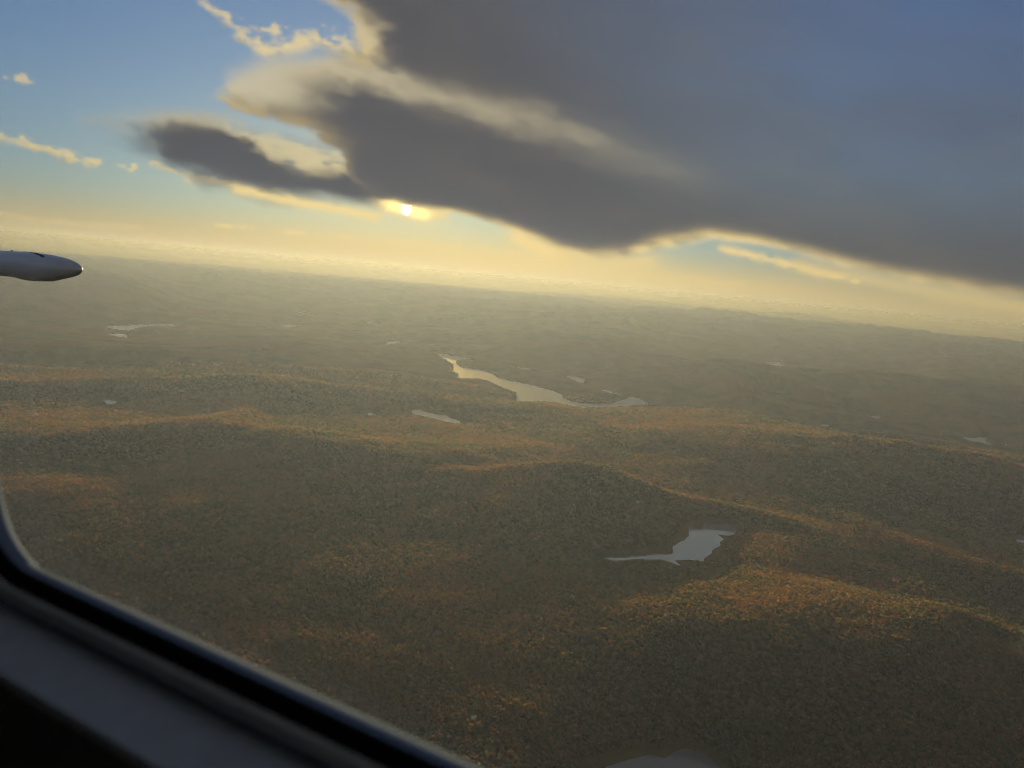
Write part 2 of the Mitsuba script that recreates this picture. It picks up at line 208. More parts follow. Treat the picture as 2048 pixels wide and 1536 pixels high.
LAKES = [
    ('lake', 0, [(-1012, 9003), (-970, 9166), (-880, 9049), (-776, 8920), (-726, 8792), (-646, 8819), (-539, 8774), (-460, 8704), (-552, 8559), (-639, 8383), (-648, 8250), (-601, 8024), (-514, 7864), (-350, 7793), (-238, 7645), (-184, 7583), (-164, 7383), (-74, 7278), (2, 7150), (172, 7047), (287, 6875), (354, 6800), (428, 6657), (448, 6490), (451, 6355), (524, 6233), (680, 6192), (804, 6260), (909, 6414), (1059, 6703), (1106, 6875), (1184, 6775), (1228, 6525), (1103, 6328), (988, 6205), (693, 6000), (544, 5927), (447, 6004), (346, 6040), (264, 6056), (160, 5986), (68, 5917), (7, 5974), (-29, 5967), (47, 6059), (46, 6463), (-36, 6597), (-133, 6808), (-249, 7068), (-335, 7098), (-519, 6989), (-553, 7316), (-628, 7380), (-608, 7577), (-681, 8078), (-780, 8368), (-906, 8732)], 'long narrow lake shining gold in the middle distance, the largest water'),
    ('pond', 0, [(5, 8384), (101, 8386), (205, 8211), (142, 8163), (59, 8225)], 'thin bright sliver of water just beyond the long golden lake'),
    ('pond', 0, [(548, 7944), (654, 7957), (766, 7834), (715, 7462), (664, 7547)], 'small triangular pale gold pond beyond the right half of the long lake'),
    ('pond', 0, [(836, 7114), (886, 7161), (941, 7067), (1057, 6861), (1032, 6846), (934, 6999), (879, 7044)], 'narrow bright inlet behind the right end of the long lake'),
    ('lake', 10, [(-694, 5173), (-653, 5209), (-589, 5128), (-513, 5084), (-474, 5043), (-446, 5105), (-410, 5005), (-373, 4978), (-312, 4866), (-328, 4803), (-377, 4843), (-438, 4866), (-514, 4944), (-584, 4964), (-664, 5041)], 'pale grey slanting lake nearer than the long golden lake, ragged trees on its far shore'),
    ('lake', 0, [(-4707, 8467), (-4721, 8725), (-4592, 9089), (-4480, 9378), (-4338, 9589), (-4355, 9281), (-4436, 9046), (-4480, 8868), (-4382, 8361), (-4429, 8349), (-4598, 8431)], 'white gleaming lake at far left, the longer of two'),
    ('pond', 0, [(-4337, 7878), (-4259, 8063), (-4045, 7736), (-4111, 7721)], 'small white pond just below the gleaming lake at far left'),
    ('pond', 0, [(-4007, 13619), (-3957, 13596), (-3739, 13482), (-3800, 13252)], 'faint bright speck of water farthest away left of centre'),
    ('pond', 0, [(-3415, 10672), (-3342, 10777), (-3165, 11070), (-3282, 10551), (-3328, 10520)], 'thin golden streak of water right of the far left lake'),
    ('pond', 0, [(-2578, 12720), (-2499, 12753), (-2268, 12496), (-2280, 12314), (-2419, 12357)], 'tiny bright gold pond in the far haze below the sun'),
    ('pond', 0, [(-1647, 9409), (-1660, 9764), (-1615, 9861), (-1634, 10164), (-1542, 9890), (-1582, 9612), (-1615, 9509)], "small crooked glinting pond left of the long lake's far tip"),
    ('pond', 10, [(-2523, 4559), (-2497, 4574), (-2424, 4515), (-2412, 4435), (-2447, 4427)], 'small white pond at left beside an orange hillside'),
    ('pond', 10, [(-940, 4865), (-937, 4930), (-909, 4869), (-871, 4877), (-865, 4846), (-902, 4805)], 'small broken pale pond left of the slanting grey lake'),
    ('pond', 20, [(-1701, 3171), (-1685, 3190), (-1670, 3209), (-1664, 3159), (-1675, 3127)], 'small bluish white pond at left in the dark slope, the nearest on that side'),
    ('pond', 0, [(-3489, 5658), (-3484, 5681), (-3443, 5675), (-3432, 5608), (-3452, 5604)], 'tiny sparkling pond at the far left edge behind a dark ridge'),
    ('lake', 0, [(4060, 12104), (4391, 12375), (4235, 11633), (4061, 11560), (4047, 11892)], 'bright lake far off on the right, partly behind a long ridge'),
    ('pond', 0, [(3431, 7045), (3576, 7109), (3523, 7026), (3420, 6919), (3415, 6972)], 'white pond at right below the far ridges'),
    ('pond', 0, [(2614, 6221), (2669, 6274), (2744, 6275), (2617, 6161)], 'thin bright pond at right just behind a lit hilltop'),
    ('lake', 10, [(3820, 6252), (3877, 6201), (4111, 6341), (3946, 6096), (3923, 5934), (3877, 5984), (3800, 6028)], 'pale forked lake at the right edge behind the lit ridge'),
    ('pond', 10, [(3698, 6341), (3731, 6303), (3692, 6241), (3670, 6237)], 'tiny bright pond left of the pale forked lake at right'),
    ('pond', 10, [(4016, 5990), (4124, 6075), (4072, 6001)], 'tiny pale pond right of the forked lake at the right edge'),
    ('lake', 25, [(387, 2576), (406, 2607), (417, 2596), (469, 2609), (498, 2635), (537, 2633), (568, 2665), (604, 2682), (641, 2683), (657, 2692), (673, 2731), (675, 2768), (706, 2819), (754, 2882), (779, 2946), (798, 3042), (812, 3058), (823, 3024), (852, 3026), (883, 3110), (929, 3133), (991, 3140), (1012, 3095), (1003, 3043), (961, 2971), (936, 2971), (915, 2983), (895, 2983), (914, 2947), (927, 2922), (896, 2897), (876, 2836), (843, 2796), (816, 2737), (778, 2688), (762, 2635), (740, 2651), (723, 2656), (671, 2632), (651, 2640), (678, 2564), (653, 2583), (612, 2625), (595, 2630), (544, 2605), (509, 2613), (483, 2582), (406, 2563)], 'grey ragged marsh pond in the near valley with a winding inlet'),
    ('lake', 10, [(263, 1424), (316, 1456), (364, 1482), (403, 1476), (441, 1512), (473, 1517), (499, 1498), (511, 1469), (535, 1427), (513, 1368), (230, 1331), (221, 1391)], 'dark slate grey pond at the bottom edge, the nearest water'),
    ('pond', 0, [(2397, 3374), (2473, 3408), (2556, 3350), (2432, 3305)], 'sliver of pale water at the right edge beyond the near lit hill'),
]

def ridge_height(x, y):
    total = np.zeros(x.shape)
    for pts, wf, wb, e in RIDGES:
        p, ph = np.array(pts, float)[:, :2], np.array(pts, float)[:, 2]
        lo, hi = p.min(0) - 2.2 * max(wf, wb), p.max(0) + 2.2 * max(wf, wb)
        m = (x > lo[0]) & (x < hi[0]) & (y > lo[1]) & (y < hi[1])
        if not m.any():
            continue
        xx, yy = x[m], y[m]
        sw, sd, sk, sh = (np.zeros(xx.shape) for _ in range(4))
        for i in range(len(p) - 1):
            ex, ey = p[i + 1] - p[i]
            t = np.clip(((xx - p[i, 0]) * ex + (yy - p[i, 1]) * ey) / (ex * ex + ey * ey), 0, 1)
            dx, dy = xx - p[i, 0] - t * ex, yy - p[i, 1] - t * ey
            di = np.hypot(dx, dy) + 4
            wi = (100 / di) ** 5
            sw, sd, sh = sw + wi, sd + wi * di, sh + wi * (ph[i] * (1 - t) + ph[i + 1] * t)
            sk = sk + wi * (dx * SUN[0] + dy * SUN[1]) / di      # towards or away from the sun
        d = sd / sw
        k = 0.5 + 0.5 * np.clip(sk / sw, -1, 1)
        w = wf * (1 - k) + wb * k
        total[m] += (sh / sw * np.exp(-(d / w) ** e)) ** 4
    return total ** 0.25

def noise2(x, y, wave, octaves, seed):
    return meshkit.fbm(np.stack([x / wave, y / wave, np.zeros_like(x)], -1), octaves, seed) - 0.5

def poly_dist(poly, x, y):
    """Distance to the polygon's outline, negative inside."""
    return -poly_sd(poly, x, y)

def ragged(poly, step, amp, seed):
    """The outline with small coves and points added."""
    p = np.array(poly, float)
    out = []
    for a, b in zip(p, np.roll(p, -1, 0)):
        n = max(1, int(np.hypot(*(b - a)) / step))
        for t in np.arange(n) / n:
            out.append(a + (b - a) * t)
    out = np.array(out)
    # smooth the corners a little, then roughen
    out = 0.5 * out + 0.25 * np.roll(out, 1, 0) + 0.25 * np.roll(out, -1, 0)
    nx = noise2(out[:, 0], out[:, 1], step * 2.2, 3, seed) * amp
    ny = noise2(out[:, 0], out[:, 1], step * 2.2, 3, seed + 9) * amp
    return out + np.stack([nx, ny], 1)

LAKE_SHAPES = []
for i, (name, z, poly, lab) in enumerate(LAKES):
    c = np.mean(poly, 0)
    r = math.hypot(*c)
    LAKE_SHAPES.append((name, z, ragged(poly, 0.006 * r, 0.0045 * r, 40 + i), c, r, lab))

def terrain(x, y):
    r = np.hypot(x, y)
    far = sstep(4500, 11000, r)
    fine = 1 - sstep(7000, 14000, r)
    h = 22 + 32 * noise2(x, y, 900, 4, 5) * (1 - 0.97 * sstep(14000, 26000, r)) + (12 * noise2(x, y, 260, 2, 6) + 9 * noise2(x, y, 110, 2, 9)) * fine
    n = meshkit.fbm(np.stack([x / 4200 + 0.25 * y / 4200, y / 1900 - 0.2 * x / 1900, np.zeros_like(x)], -1), 5, 77)
    ridged = 1 - np.abs(2 * n - 1) * 1.7
    h = h + far * (1 - 0.99 * sstep(13000, 62000, r)) * (30 + 400 * np.clip(ridged, 0, 1) ** 1.6 * (0.7 + 0.6 * sstep(9000, 20000, r) - 1.15 * sstep(30000, 70000, r)))
    h = np.maximum(h, 0.35 * h) + 0
    wx, wy = 190 * noise2(x, y, 650, 3, 14), 190 * noise2(x, y, 650, 3, 15)
    g = ridge_height(x + wx, y + wy) * (1 + 0.55 * noise2(x, y, 420, 3, 16))
    h = (np.maximum(h, 1) ** 2.2 + g ** 2.2 + 0.0) ** (1 / 2.2) + 10 * noise2(x, y, 400, 3, 8) * sstep(0, 60, g)
    # the land falls open round every lake, so far that each is seen over its near shore
    for name, z, poly, c, rl, lab in LAKE_SHAPES:
        reach = 0.30 * rl + 0.5 * np.ptp(poly, axis=0).max()
        m = (np.abs(x - c[0]) < reach) & (np.abs(y - c[1]) < reach)
        if not m.any():
            continue
        xx, yy = x[m], y[m]
        d = poly_dist(poly, xx, yy)
        k = (0.32 if 4000 < rl < 5500 else 0.62) * 1000.0 / rl
        # land behind the lake, or well to its side, may rise as it likes
        e = np.array([c[0] / rl, c[1] / rl])
        along, across = xx * e[0] + yy * e[1] - rl, np.abs(xx * e[1] - yy * e[0])
        half = 0.5 * np.ptp(np.asarray(poly) @ e)
        behind = np.maximum(sstep(0.7 * half, 1.2 * half + 0.03 * rl, along), sstep(0.1 * rl, 0.2 * rl, across - 0.5 * np.ptp(np.asarray(poly) @ [e[1], -e[0]])))
        cap = z + 2 + np.maximum(d - 0.0025 * rl, 0) * k * (1 + 2.5 * behind)
        shore = z - 2.0 + 5 * sstep(0.001 * rl + 4, 0.004 * rl + 12, d)
        hp, cp = np.maximum(h[m], 1.0), np.maximum(cap, 1.0)
        hh = np.minimum(h[m], hp * cp / (hp ** 4 + cp ** 4) ** 0.25)
        fade = sstep(reach, 0.5 * reach, np.hypot(xx - c[0], yy - c[1]))
        hh = h[m] * (1 - fade) + hh * fade
        w = sstep(0.02 * rl + 25, 0.005 * rl + 8, d)
        h[m] = hh * (1 - w) + np.minimum(shore, hh) * w
        inside = d < 0.0015 * rl + 6
        h[m] = np.where(inside, z - 2.0, h[m])
    return np.maximum(h, -6)

def autumn(x, y, u, shift=0.0):
    """Leaf colour by place (stands of one kind) and by chance u."""
    a = noise2(x, y, 420, 3, 51) * 1.5 + noise2(x, y, 90, 2, 52) * 0.7 + (u - 0.5) * 0.9 + shift - 0.06
    pal = np.array([[.130, .140, .068], [.170, .165, .074], [.235, .20, .084], [.36, .225, .085], [.41, .215, .08], [.375, .18, .075]])
    t = np.clip((a + 0.55) / 1.1, 0, 0.999) * 5
    i = t.astype(int)
    f = (t - i)[..., None]
    return pal[i] * (1 - f) + pal[np.minimum(i + 1, 5)] * f

# ground sheet: fine in front of the aircraft, coarse behind, out past the horizon
def azimuths():
    fine = np.radians(np.linspace(-43, 46, NA))
    rest = np.radians(np.linspace(46, 317, 70))[1:-1]
    return np.concatenate([fine, rest])
AZ = azimuths()
RR = np.concatenate([[0.0, 500, 900], np.geomspace(1180, 5000, NR1), np.geomspace(5000, 40000, NR2)[1:], np.geomspace(40000, 600000, 70)[1:]])
A2, R2 = np.meshgrid(AZ, RR)
GX, GY = R2 * np.sin(A2), R2 * np.cos(A2)
GZ = terrain(GX, GY)
SMOOTH_Z = GZ.copy()
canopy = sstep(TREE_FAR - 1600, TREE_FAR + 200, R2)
wetness = np.full(GX.shape, 1e9)
for name, z, poly, c, rl, lab in LAKE_SHAPES:
    m = (np.abs(GX - c[0]) < 0.25 * rl) & (np.abs(GY - c[1]) < 0.25 * rl)
    if m.any():
        wetness[m] = np.minimum(wetness[m], poly_dist(poly, GX[m], GY[m]) - 0.0022 * rl)
GZ = GZ + canopy * sstep(0, 60, wetness) * (10 + 5 * (rng.random(GX.shape) - 0.5) * (1 - 0.95 * sstep(6500, 12000, R2)))
na, nr = len(AZ), len(RR)
idx = np.arange(na * nr).reshape(nr, na)
q = np.stack([idx[:-1], np.roll(idx, -1, 1)[:-1], np.roll(idx, -1, 1)[1:], idx[1:]], -1).reshape(-1, 4)
gv = np.stack([GX, GY, GZ], -1).reshape(-1, 3)
gmix = (0.8 * (1 - sstep(9000, 20000, R2)))[..., None]
painted_haze = sstep(45000, 180000, R2)[..., None]        # haze-like paleness painted into the far ground colour, softening the horizon edge
land = np.array([.115, .085, .034]) * (1 - painted_haze) + np.array([.42, .37, .27]) * painted_haze
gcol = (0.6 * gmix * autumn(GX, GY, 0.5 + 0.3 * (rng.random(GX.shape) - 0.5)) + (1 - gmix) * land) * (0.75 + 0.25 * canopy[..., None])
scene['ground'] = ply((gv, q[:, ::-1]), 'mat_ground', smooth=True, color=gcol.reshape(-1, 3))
labels['ground'] = {'label': 'hazy wooded hills and valleys running to the horizon', 'kind': 'structure'}

# lakes
import shapely
def flat_poly(poly, z):
    pg = shapely.make_valid(shapely.Polygon(poly))
    vs, fs, at = [], [], 0
    for g in getattr(pg, 'geoms', [pg]):
        if g.geom_type == 'Polygon' and g.area > 50:
            v, f = trimesh.creation.triangulate_polygon(g, engine='earcut')
            vs.append(v); fs.append(f + at); at += len(v)
    v, f = np.vstack(vs), np.vstack(fs)
    v3 = np.column_stack([v, np.full(len(v), z)])
    n = np.cross(v3[f[:, 1]] - v3[f[:, 0]], v3[f[:, 2]] - v3[f[:, 0]])[:, 2]
    f = np.where((n < 0)[:, None], f[:, ::-1], f)
    return trimesh.Trimesh(v3, f, process=False)
used = {}
def numbered(name):
    n = used.get(name, 0)
    used[name] = n + 1
    return name if n == 0 else f'{name}_{n:03d}'
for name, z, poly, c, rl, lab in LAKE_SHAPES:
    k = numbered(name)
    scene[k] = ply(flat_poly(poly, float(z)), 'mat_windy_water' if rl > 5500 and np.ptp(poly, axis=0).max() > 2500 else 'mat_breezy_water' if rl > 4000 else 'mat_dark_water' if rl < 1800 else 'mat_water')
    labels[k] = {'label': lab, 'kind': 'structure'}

# ------------------------------------------------------------------ trees
runmax = np.maximum.accumulate(np.where(R2 > 10, (SMOOTH_Z - EYE[2]) / np.maximum(R2, 1), -9), axis=0)
def seen(x, y, top):
    """Can the aircraft see a point this high, over the land in front of it?"""
    az, r = np.arctan2(x, y), np.hypot(x, y)
    ai = np.clip(np.searchsorted(AZ[:NA], az), 0, NA - 1)
    ri = np.clip(np.searchsorted(RR, r) - 2, 0, nr - 1)
    return (top - EYE[2]) / r > runmax[ri, ai] - 0.006

def ground_z(x, y):
    az, r = np.arctan2(x, y), np.hypot(x, y)
    ri = np.clip(np.searchsorted(RR, r) - 1, 0, nr - 2)
    fa = np.clip((az - AZ[0]) / (AZ[1] - AZ[0]), 0, NA - 1.001)
    ai = fa.astype(int)
    fr, fa = (r - RR[ri]) / (RR[ri + 1] - RR[ri]), fa - ai
    return (SMOOTH_Z[ri, ai] * (1 - fr) * (1 - fa) + SMOOTH_Z[ri, ai + 1] * (1 - fr) * fa + SMOOTH_Z[ri + 1, ai] * fr * (1 - fa) + SMOOTH_Z[ri + 1, ai + 1] * fr * fa)

CLEAR = [(-17, 1516, 22), (-133, 1851, 18), (-223, 1769, 20), (-173, 1794, 10), (-136, 2821, 16), (588, 3127, 14)]
DRIVE = [(-223, 1769), (-200, 1792), (-170, 1812), (-133, 1851)]
def scatter(r0, r1, step):
    out = []
    xs = np.arange(-r1, r1, step)
    ys = np.arange(r0 * 0.6, r1, step)
    X, Y = np.meshgrid(xs, ys)
    X = (X + rng.uniform(-.46, .46, X.shape) * step).ravel()
    Y = (Y + rng.uniform(-.46, .46, Y.shape) * step).ravel()
    r, az = np.hypot(X, Y), np.degrees(np.arctan2(X, Y))
    m = (r >= r0) & (r < r1) & (az > -39) & (az < 42)
    return X[m], Y[m]
tx, ty = [], []
for r0, r1, st in TREE_RINGS:
    a, b = scatter(r0, r1, st)
    tx.append(a); ty.append(b)
tx, ty = np.concatenate(tx), np.concatenate(ty)
# a fringe of taller trees along the shores of the farther lakes
for name, z, poly, c, rl, lab in LAKE_SHAPES:
    if rl < 8500 and np.ptp(poly, axis=0).max() > 700:
        ring = shapely.Polygon(poly).buffer(0).buffer(0.0016 * rl)
        for row in range(1):
            line = ring.buffer(row * 14).exterior if ring.geom_type == 'Polygon' else ring.convex_hull.exterior
            n = int(line.length / 15)
            pts = np.array([line.interpolate((i + rng.random()) * line.length / n).coords[0] for i in range(n)])
            tx, ty = np.concatenate([tx, pts[:, 0]]), np.concatenate([ty, pts[:, 1]])
keep = np.ones(len(tx), bool)
for name, z, poly, c, rl, lab in LAKE_SHAPES:
    m = np.hypot(tx - c[0], ty - c[1]) < 0.3 * rl
    if m.any():
        d = poly_dist(poly, tx[m], ty[m])
        near_side = np.hypot(tx[m], ty[m]) < rl
        keep[np.where(m)[0][(d < (0.014 * rl if rl < 6450 else 0.0012 * rl)) | (near_side & (d < (0.018 * rl if rl < 6450 else 0.003 * rl)))]] = False
for cx, cy, cr in CLEAR:
    keep &= np.hypot(tx - cx, ty - cy) > cr
keep &= line_d(DRIVE, tx, ty) > 6
tx, ty = tx[keep], ty[keep]
tz = ground_z(tx, ty)
keep = seen(tx, ty, tz + 16)
tx, ty, tz = tx[keep], ty[keep], tz[keep]
tr = np.hypot(tx, ty)

def crowns(x, y, z, rad, height, col, faces, gen):
    """Leaf clumps spread through each crown: (vertices, triangles, colours)."""
    n = len(x)
    d = gen.normal(size=(n, faces, 3))
    d /= np.linalg.norm(d, axis=-1, keepdims=True)
    d[..., 2] = np.abs(d[..., 2]) * 1.0 - 0.25 * gen.random((n, faces))
    shell = gen.uniform(0.70, 1.08, (n, faces, 1))
    p = d * shell * np.stack([rad, rad, height * 0.42], -1)[:, None]
    p[..., 2] += (height * 0.56)[:, None]
    nor = d * 0.7 + gen.normal(size=d.shape) * 0.55
    nor /= np.linalg.norm(nor, axis=-1, keepdims=True)
    t = np.cross(nor, gen.normal(size=d.shape))
    t /= np.linalg.norm(t, axis=-1, keepdims=True)
    b = np.cross(nor, t)
    s = (rad[:, None] * gen.uniform(0.34, 0.62, (n, faces)) * (22 / faces) ** 0.4)[..., None]
    tri = np.stack([p + s * t, p - 0.5 * s * t + 0.87 * s * b, p - 0.5 * s * t - 0.87 * s * b], 2)
    tri += np.stack([x, y, z], -1)[:, None, None]
    c = np.repeat((col[:, None] * gen.uniform(0.88, 1.14, (n, faces, 1)))[:, :, None], 3, 2)
    v = tri.reshape(-1, 3)
    soft = d * [1, 1, 0.35] + 0.55 * nor * np.sign((nor * d).sum(-1, keepdims=True))
    soft /= np.linalg.norm(soft, axis=-1, keepdims=True)
    return v, np.arange(len(v)).reshape(-1, 3), c.reshape(-1, 3), np.repeat(soft[:, :, None], 3, 2).reshape(-1, 3)

def leafy(v, f, c, n):
    return {'type': 'ply', 'filename': meshkit.write_ply((v, f), False, None, c, normals=n), 'face_normals': False, 'bsdf': {'type': 'ref', 'id': 'mat_leaf'}}

order = np.argsort(tr)
az_t = np.degrees(np.arctan2(tx, ty))
# the 300 nearest in the frame are trees of their own
def in_frame(x, y, z):
    v = np.stack([x, y, z - EYE[2]], -1)
    d = v @ FW
    return (np.abs(v @ RIGHT / d) < 0.685) & (np.abs(v @ UP / d) < 0.512) & ((v @ UP / d) > -0.515) & ((v @ RIGHT / d) > -0.08)
front = in_frame(tx, ty, tz + 8)
single = order[front[order]][:290]
rest = np.setdiff1d(np.arange(len(tx)), single)
spacing = np.interp(tr, [r for r, _, _ in TREE_RINGS] + [TREE_RINGS[-1][1]], [s for _, _, s in TREE_RINGS] + [TREE_RINGS[-1][2]])
rad = spacing * rng.uniform(0.48, 0.80, len(tx))
far_shore = np.hypot(tx, ty) > 6450
hgt = np.where(far_shore, 0.62, 1) * rng.uniform(12.5, 17.5, len(tx)) * (1 + 0.5 * noise2(tx, ty, 70, 2, 61)) * (1 + 0.15 * (tr > 5000))
tcol = autumn(tx, ty, rng.random(len(tx)))
bright = rng.random(len(tx)) < 0.006 + 0.02 * (noise2(tx, ty, 160, 2, 91) > 0.2)
tcol[bright] = np.where(rng.random(bright.sum())[:, None] < 0.5, [[.50, .38, .09]], [[.48, .24, .07]])
v, f, c, vn = crowns(tx[rest], ty[rest], tz[rest], rad[rest], hgt[rest], tcol[rest], TREE_FACES, rng)
scene['forest'] = leafy(v, f, c, vn)
labels['forest'] = {'label': 'autumn forest of orange, brown and green crowns covering the hills', 'category': 'forest', 'kind': 'stuff'}

def add_tree(x, y, z, r, h, col, label, group, faces=64):
    k = numbered('tree')
    g = np.random.default_rng(int(abs(x * 13 + y * 7)) % 100000)
    one = lambda a: np.array([a], float)
    v, f, c, vn = crowns(one(x), one(y), one(z), one(r), one(h), np.array([col]), faces, g)
    scene[k + '__crown'] = leafy(v, f, c, vn)
    tk = trimesh.creation.cone(radius=0.035 * h, height=h * 0.8, sections=6)
    tk.apply_translation([x, y, z - 0.3])
    scene[k + '__trunk'] = ply(tk, 'mat_bark')
    labels[k] = {'label': label, 'category': 'tree'}
    if group:
        labels[k]['group'] = group
for i in single:
    sx = (np.array([tx[i], ty[i], tz[i] - EYE[2]]) @ RIGHT) / (np.array([tx[i], ty[i], tz[i] - EYE[2]]) @ FW)
    hue = tcol[i][1] / tcol[i][0]
    kind = 'olive green' if hue > 0.8 else 'yellow brown' if hue > 0.62 else 'orange brown' if hue > 0.5 else 'rusty red'
    zone = 'left of the bottom pond, by the window rim' if sx < 0.04 else 'just left of the bottom pond' if sx < 0.13 else 'around and above the bottom pond' if sx < 0.30 else 'right of the bottom pond' if sx < 0.48 else 'in the bottom right corner'
    name = f'{kind} tree in shaded wood {zone}'
    add_tree(tx[i], ty[i], tz[i], rad[i], hgt[i], tcol[i], name, f'{kind} trees {zone}')
gz1 = lambda x, y: float(ground_z(np.array([float(x)]), np.array([float(y)]))[0])
for x, y, r, h, col, lab in SPECIAL_TREES:
    add_tree(x, y, gz1(x, y) + 3, r, h, col, lab, None, 80)

# ------------------------------------------------------------------ houses and the drive between two of them
def box(sx, sy, sz, x=0, y=0, z=0):
    m = trimesh.creation.box([sx, sy, sz])
    m.apply_translation([x, y, z])
    return m
def gable(sx, sy, h, over=0.6, t=0.25):
    """Roof of two thick slopes over a sx by sy house, ridge along x."""
    a, b = sy / 2 + over, h
    prof = [(-a, 0), (0, b), (a, 0), (a, t), (0, b + t), (-a, t)]
    m = trimesh.creation.extrude_polygon(shapely.Polygon(prof), sx + 2 * over, engine='earcut')
    m.apply_transform(np.array([[0, 0, 1, -(sx / 2 + over)], [1, 0, 0, 0], [0, 1, 0, 0], [0, 0, 0, 1.0]]))
    return m
def wall_mesh(sx, sy, hw, h):
    prof = [(-sy / 2, 0), (sy / 2, 0), (sy / 2, hw), (0, hw + h), (-sy / 2, hw)]
    m = trimesh.creation.extrude_polygon(shapely.Polygon(prof), sx, engine='earcut')
    m.apply_transform(np.array([[0, 0, 1, -sx / 2], [1, 0, 0, 0], [0, 1, 0, 0], [0, 0, 0, 1.0]]))
    return m
for nm, colr in (('white_wall', (.72, .72, .74)), ('grey_wall', (.35, .36, .38)), ('tan_wall', (.5, .46, .4)), ('pale_roof', (.62, .65, .72)), ('slate_roof', (.16, .17, .19)), ('brown_roof', (.14, .1, .08)), ('pane', (.03, .035, .04)), ('door', (.12, .06, .04)), ('gravel', (.22, .2, .17))):
    def shade_fn(p, n, uv, colr=colr):
        return mi.Color3f(*colr) * (0.85 + 0.3 * mikit.noise(p.x * 1.7, p.y * 1.7, p.z * 1.7))
    scene['mat_' + nm] = {'type': 'twosided', 'bsdf': {'type': 'principled', 'base_color': mikit.proc(shade_fn), 'roughness': 0.25 if nm in ('pane', 'pale_roof') else 0.75}}
def house(x, y, sx, sy, hw, hr, turn, wall, roof, label):
    k = numbered('house')
    z = gz1(x, y) + 0.2
    M = T().translate([x, y, z]).rotate([0, 0, 1], turn)
    def part(name, m, mat):
        key = numbered(k + '__' + name)
        scene[key] = ply(m, mat, to_world=M)
        return key
    part('wall', wall_mesh(sx, sy, hw, hr), 'mat_' + wall)
    rf = gable(sx, sy, hr + 0.05)
    rf.apply_translation([0, 0, hw - 0.05])
    part('roof', rf, 'mat_' + roof)
    ch = box(0.8, 0.8, 2.2, sx * 0.25, 0.6, hw + hr + 0.4)
    scene[k + '__roof__chimney'] = ply(ch, 'mat_grey_wall', to_world=M)
    for s in (-1, 1):
        for t in (-0.33, 0.0, 0.33):
            if t == 0 and s < 0:
                part('door', box(1.1, 0.12, 2.1, 0, s * (sy / 2 + 0.03), 1.05), 'mat_door')
            else:
                part('window', box(1.3, 0.1, 1.3, t * sx, s * (sy / 2 + 0.02), hw * 0.55), 'mat_pane')
    labels[k] = {'label': label, 'category': 'house'}
for hs in HOUSES:
    house(*hs)
dl = np.array(shapely.LineString(DRIVE).interpolate(np.linspace(0, 1, 24), normalized=True).tolist() if False else [shapely.LineString(DRIVE).interpolate(t, normalized=True).coords[0] for t in np.linspace(0, 1, 24)])
tang = np.gradient(dl, axis=0)
nrm = np.stack([-tang[:, 1], tang[:, 0]], 1) / np.linalg.norm(tang, axis=1, keepdims=True)
lz = ground_z(dl[:, 0], dl[:, 1]) + 1.2
dv = np.concatenate([np.column_stack([dl + 2.0 * nrm, lz]), np.column_stack([dl - 2.0 * nrm, lz])])
df = [[i, i + 24, i + 25, i + 1] for i in range(23)]
scene['driveway'] = ply((dv, np.array(df)), 'mat_gravel')
labels['driveway'] = {'label': 'pale gravel drive running between two houses in the wood', 'kind': 'structure'}
# ------------------------------------------------------------------ the aircraft: cabin window in front of the camera, wing with its tip pod outside
AX = np.array([math.sin(math.radians(118)), math.cos(math.radians(118)), 0.0])     # forward
AN = np.array([math.sin(math.radians(28)), math.cos(math.radians(28)), 0.0])        # out through the window
def craft(p):
    """(forward, up, outward) metres from the eye -> world."""
    p = np.asarray(p, float)
    return EYE + p[..., :1] * AX + p[..., 1:2] * np.array([0, 0, 1.0]) + p[..., 2:3] * AN
for nm, colr, ro in (('lip', (.13, .19, .31), .9), ('seal', (.006, .006, .006), .7), ('ring', (.60, .63, .66), .7), ('sill', (.58, .67, .82), .7), ('sidewall', (.30, .33, .40), .85), ('lining', (.26, .27, .29), .8)):
    def grain(p, n, uv, colr=colr):
        return mi.Color3f(*colr) * (0.9 + 0.2 * mikit.fbm(p.x * 160, p.y * 160, p.z * 160, 2))
    scene['mat_' + nm] = {'type': 'twosided', 'bsdf': {'type': 'principled', 'base_color': mikit.proc(grain), 'roughness': ro, 'specular': 0.2}}
def wear(p, n, uv):
    return mi.Color3f(.50, .53, .57) * (0.86 + 0.2 * mikit.fbm(p.x * 3, p.y * 3, p.z * 9, 3))
scene['mat_paint'] = {'type': 'twosided', 'bsdf': {'type': 'principled', 'base_color': mikit.proc(wear), 'roughness': 0.32, 'clearcoat': 0.6, 'clearcoat_gloss': 0.9}}
scene['mat_gap'] = {'type': 'twosided', 'bsdf': {'type': 'principled', 'base_color': rgb(.03, .032, .036), 'roughness': 0.6}}
scene['mat_glass'] = {'type': 'thindielectric', 'int_ior': 1.49}
scene['mat_lens'] = {'type': 'twosided', 'bsdf': {'type': 'principled', 'base_color': rgb(.8, .72, .66), 'roughness': 0.12, 'clearcoat': 1.0}}

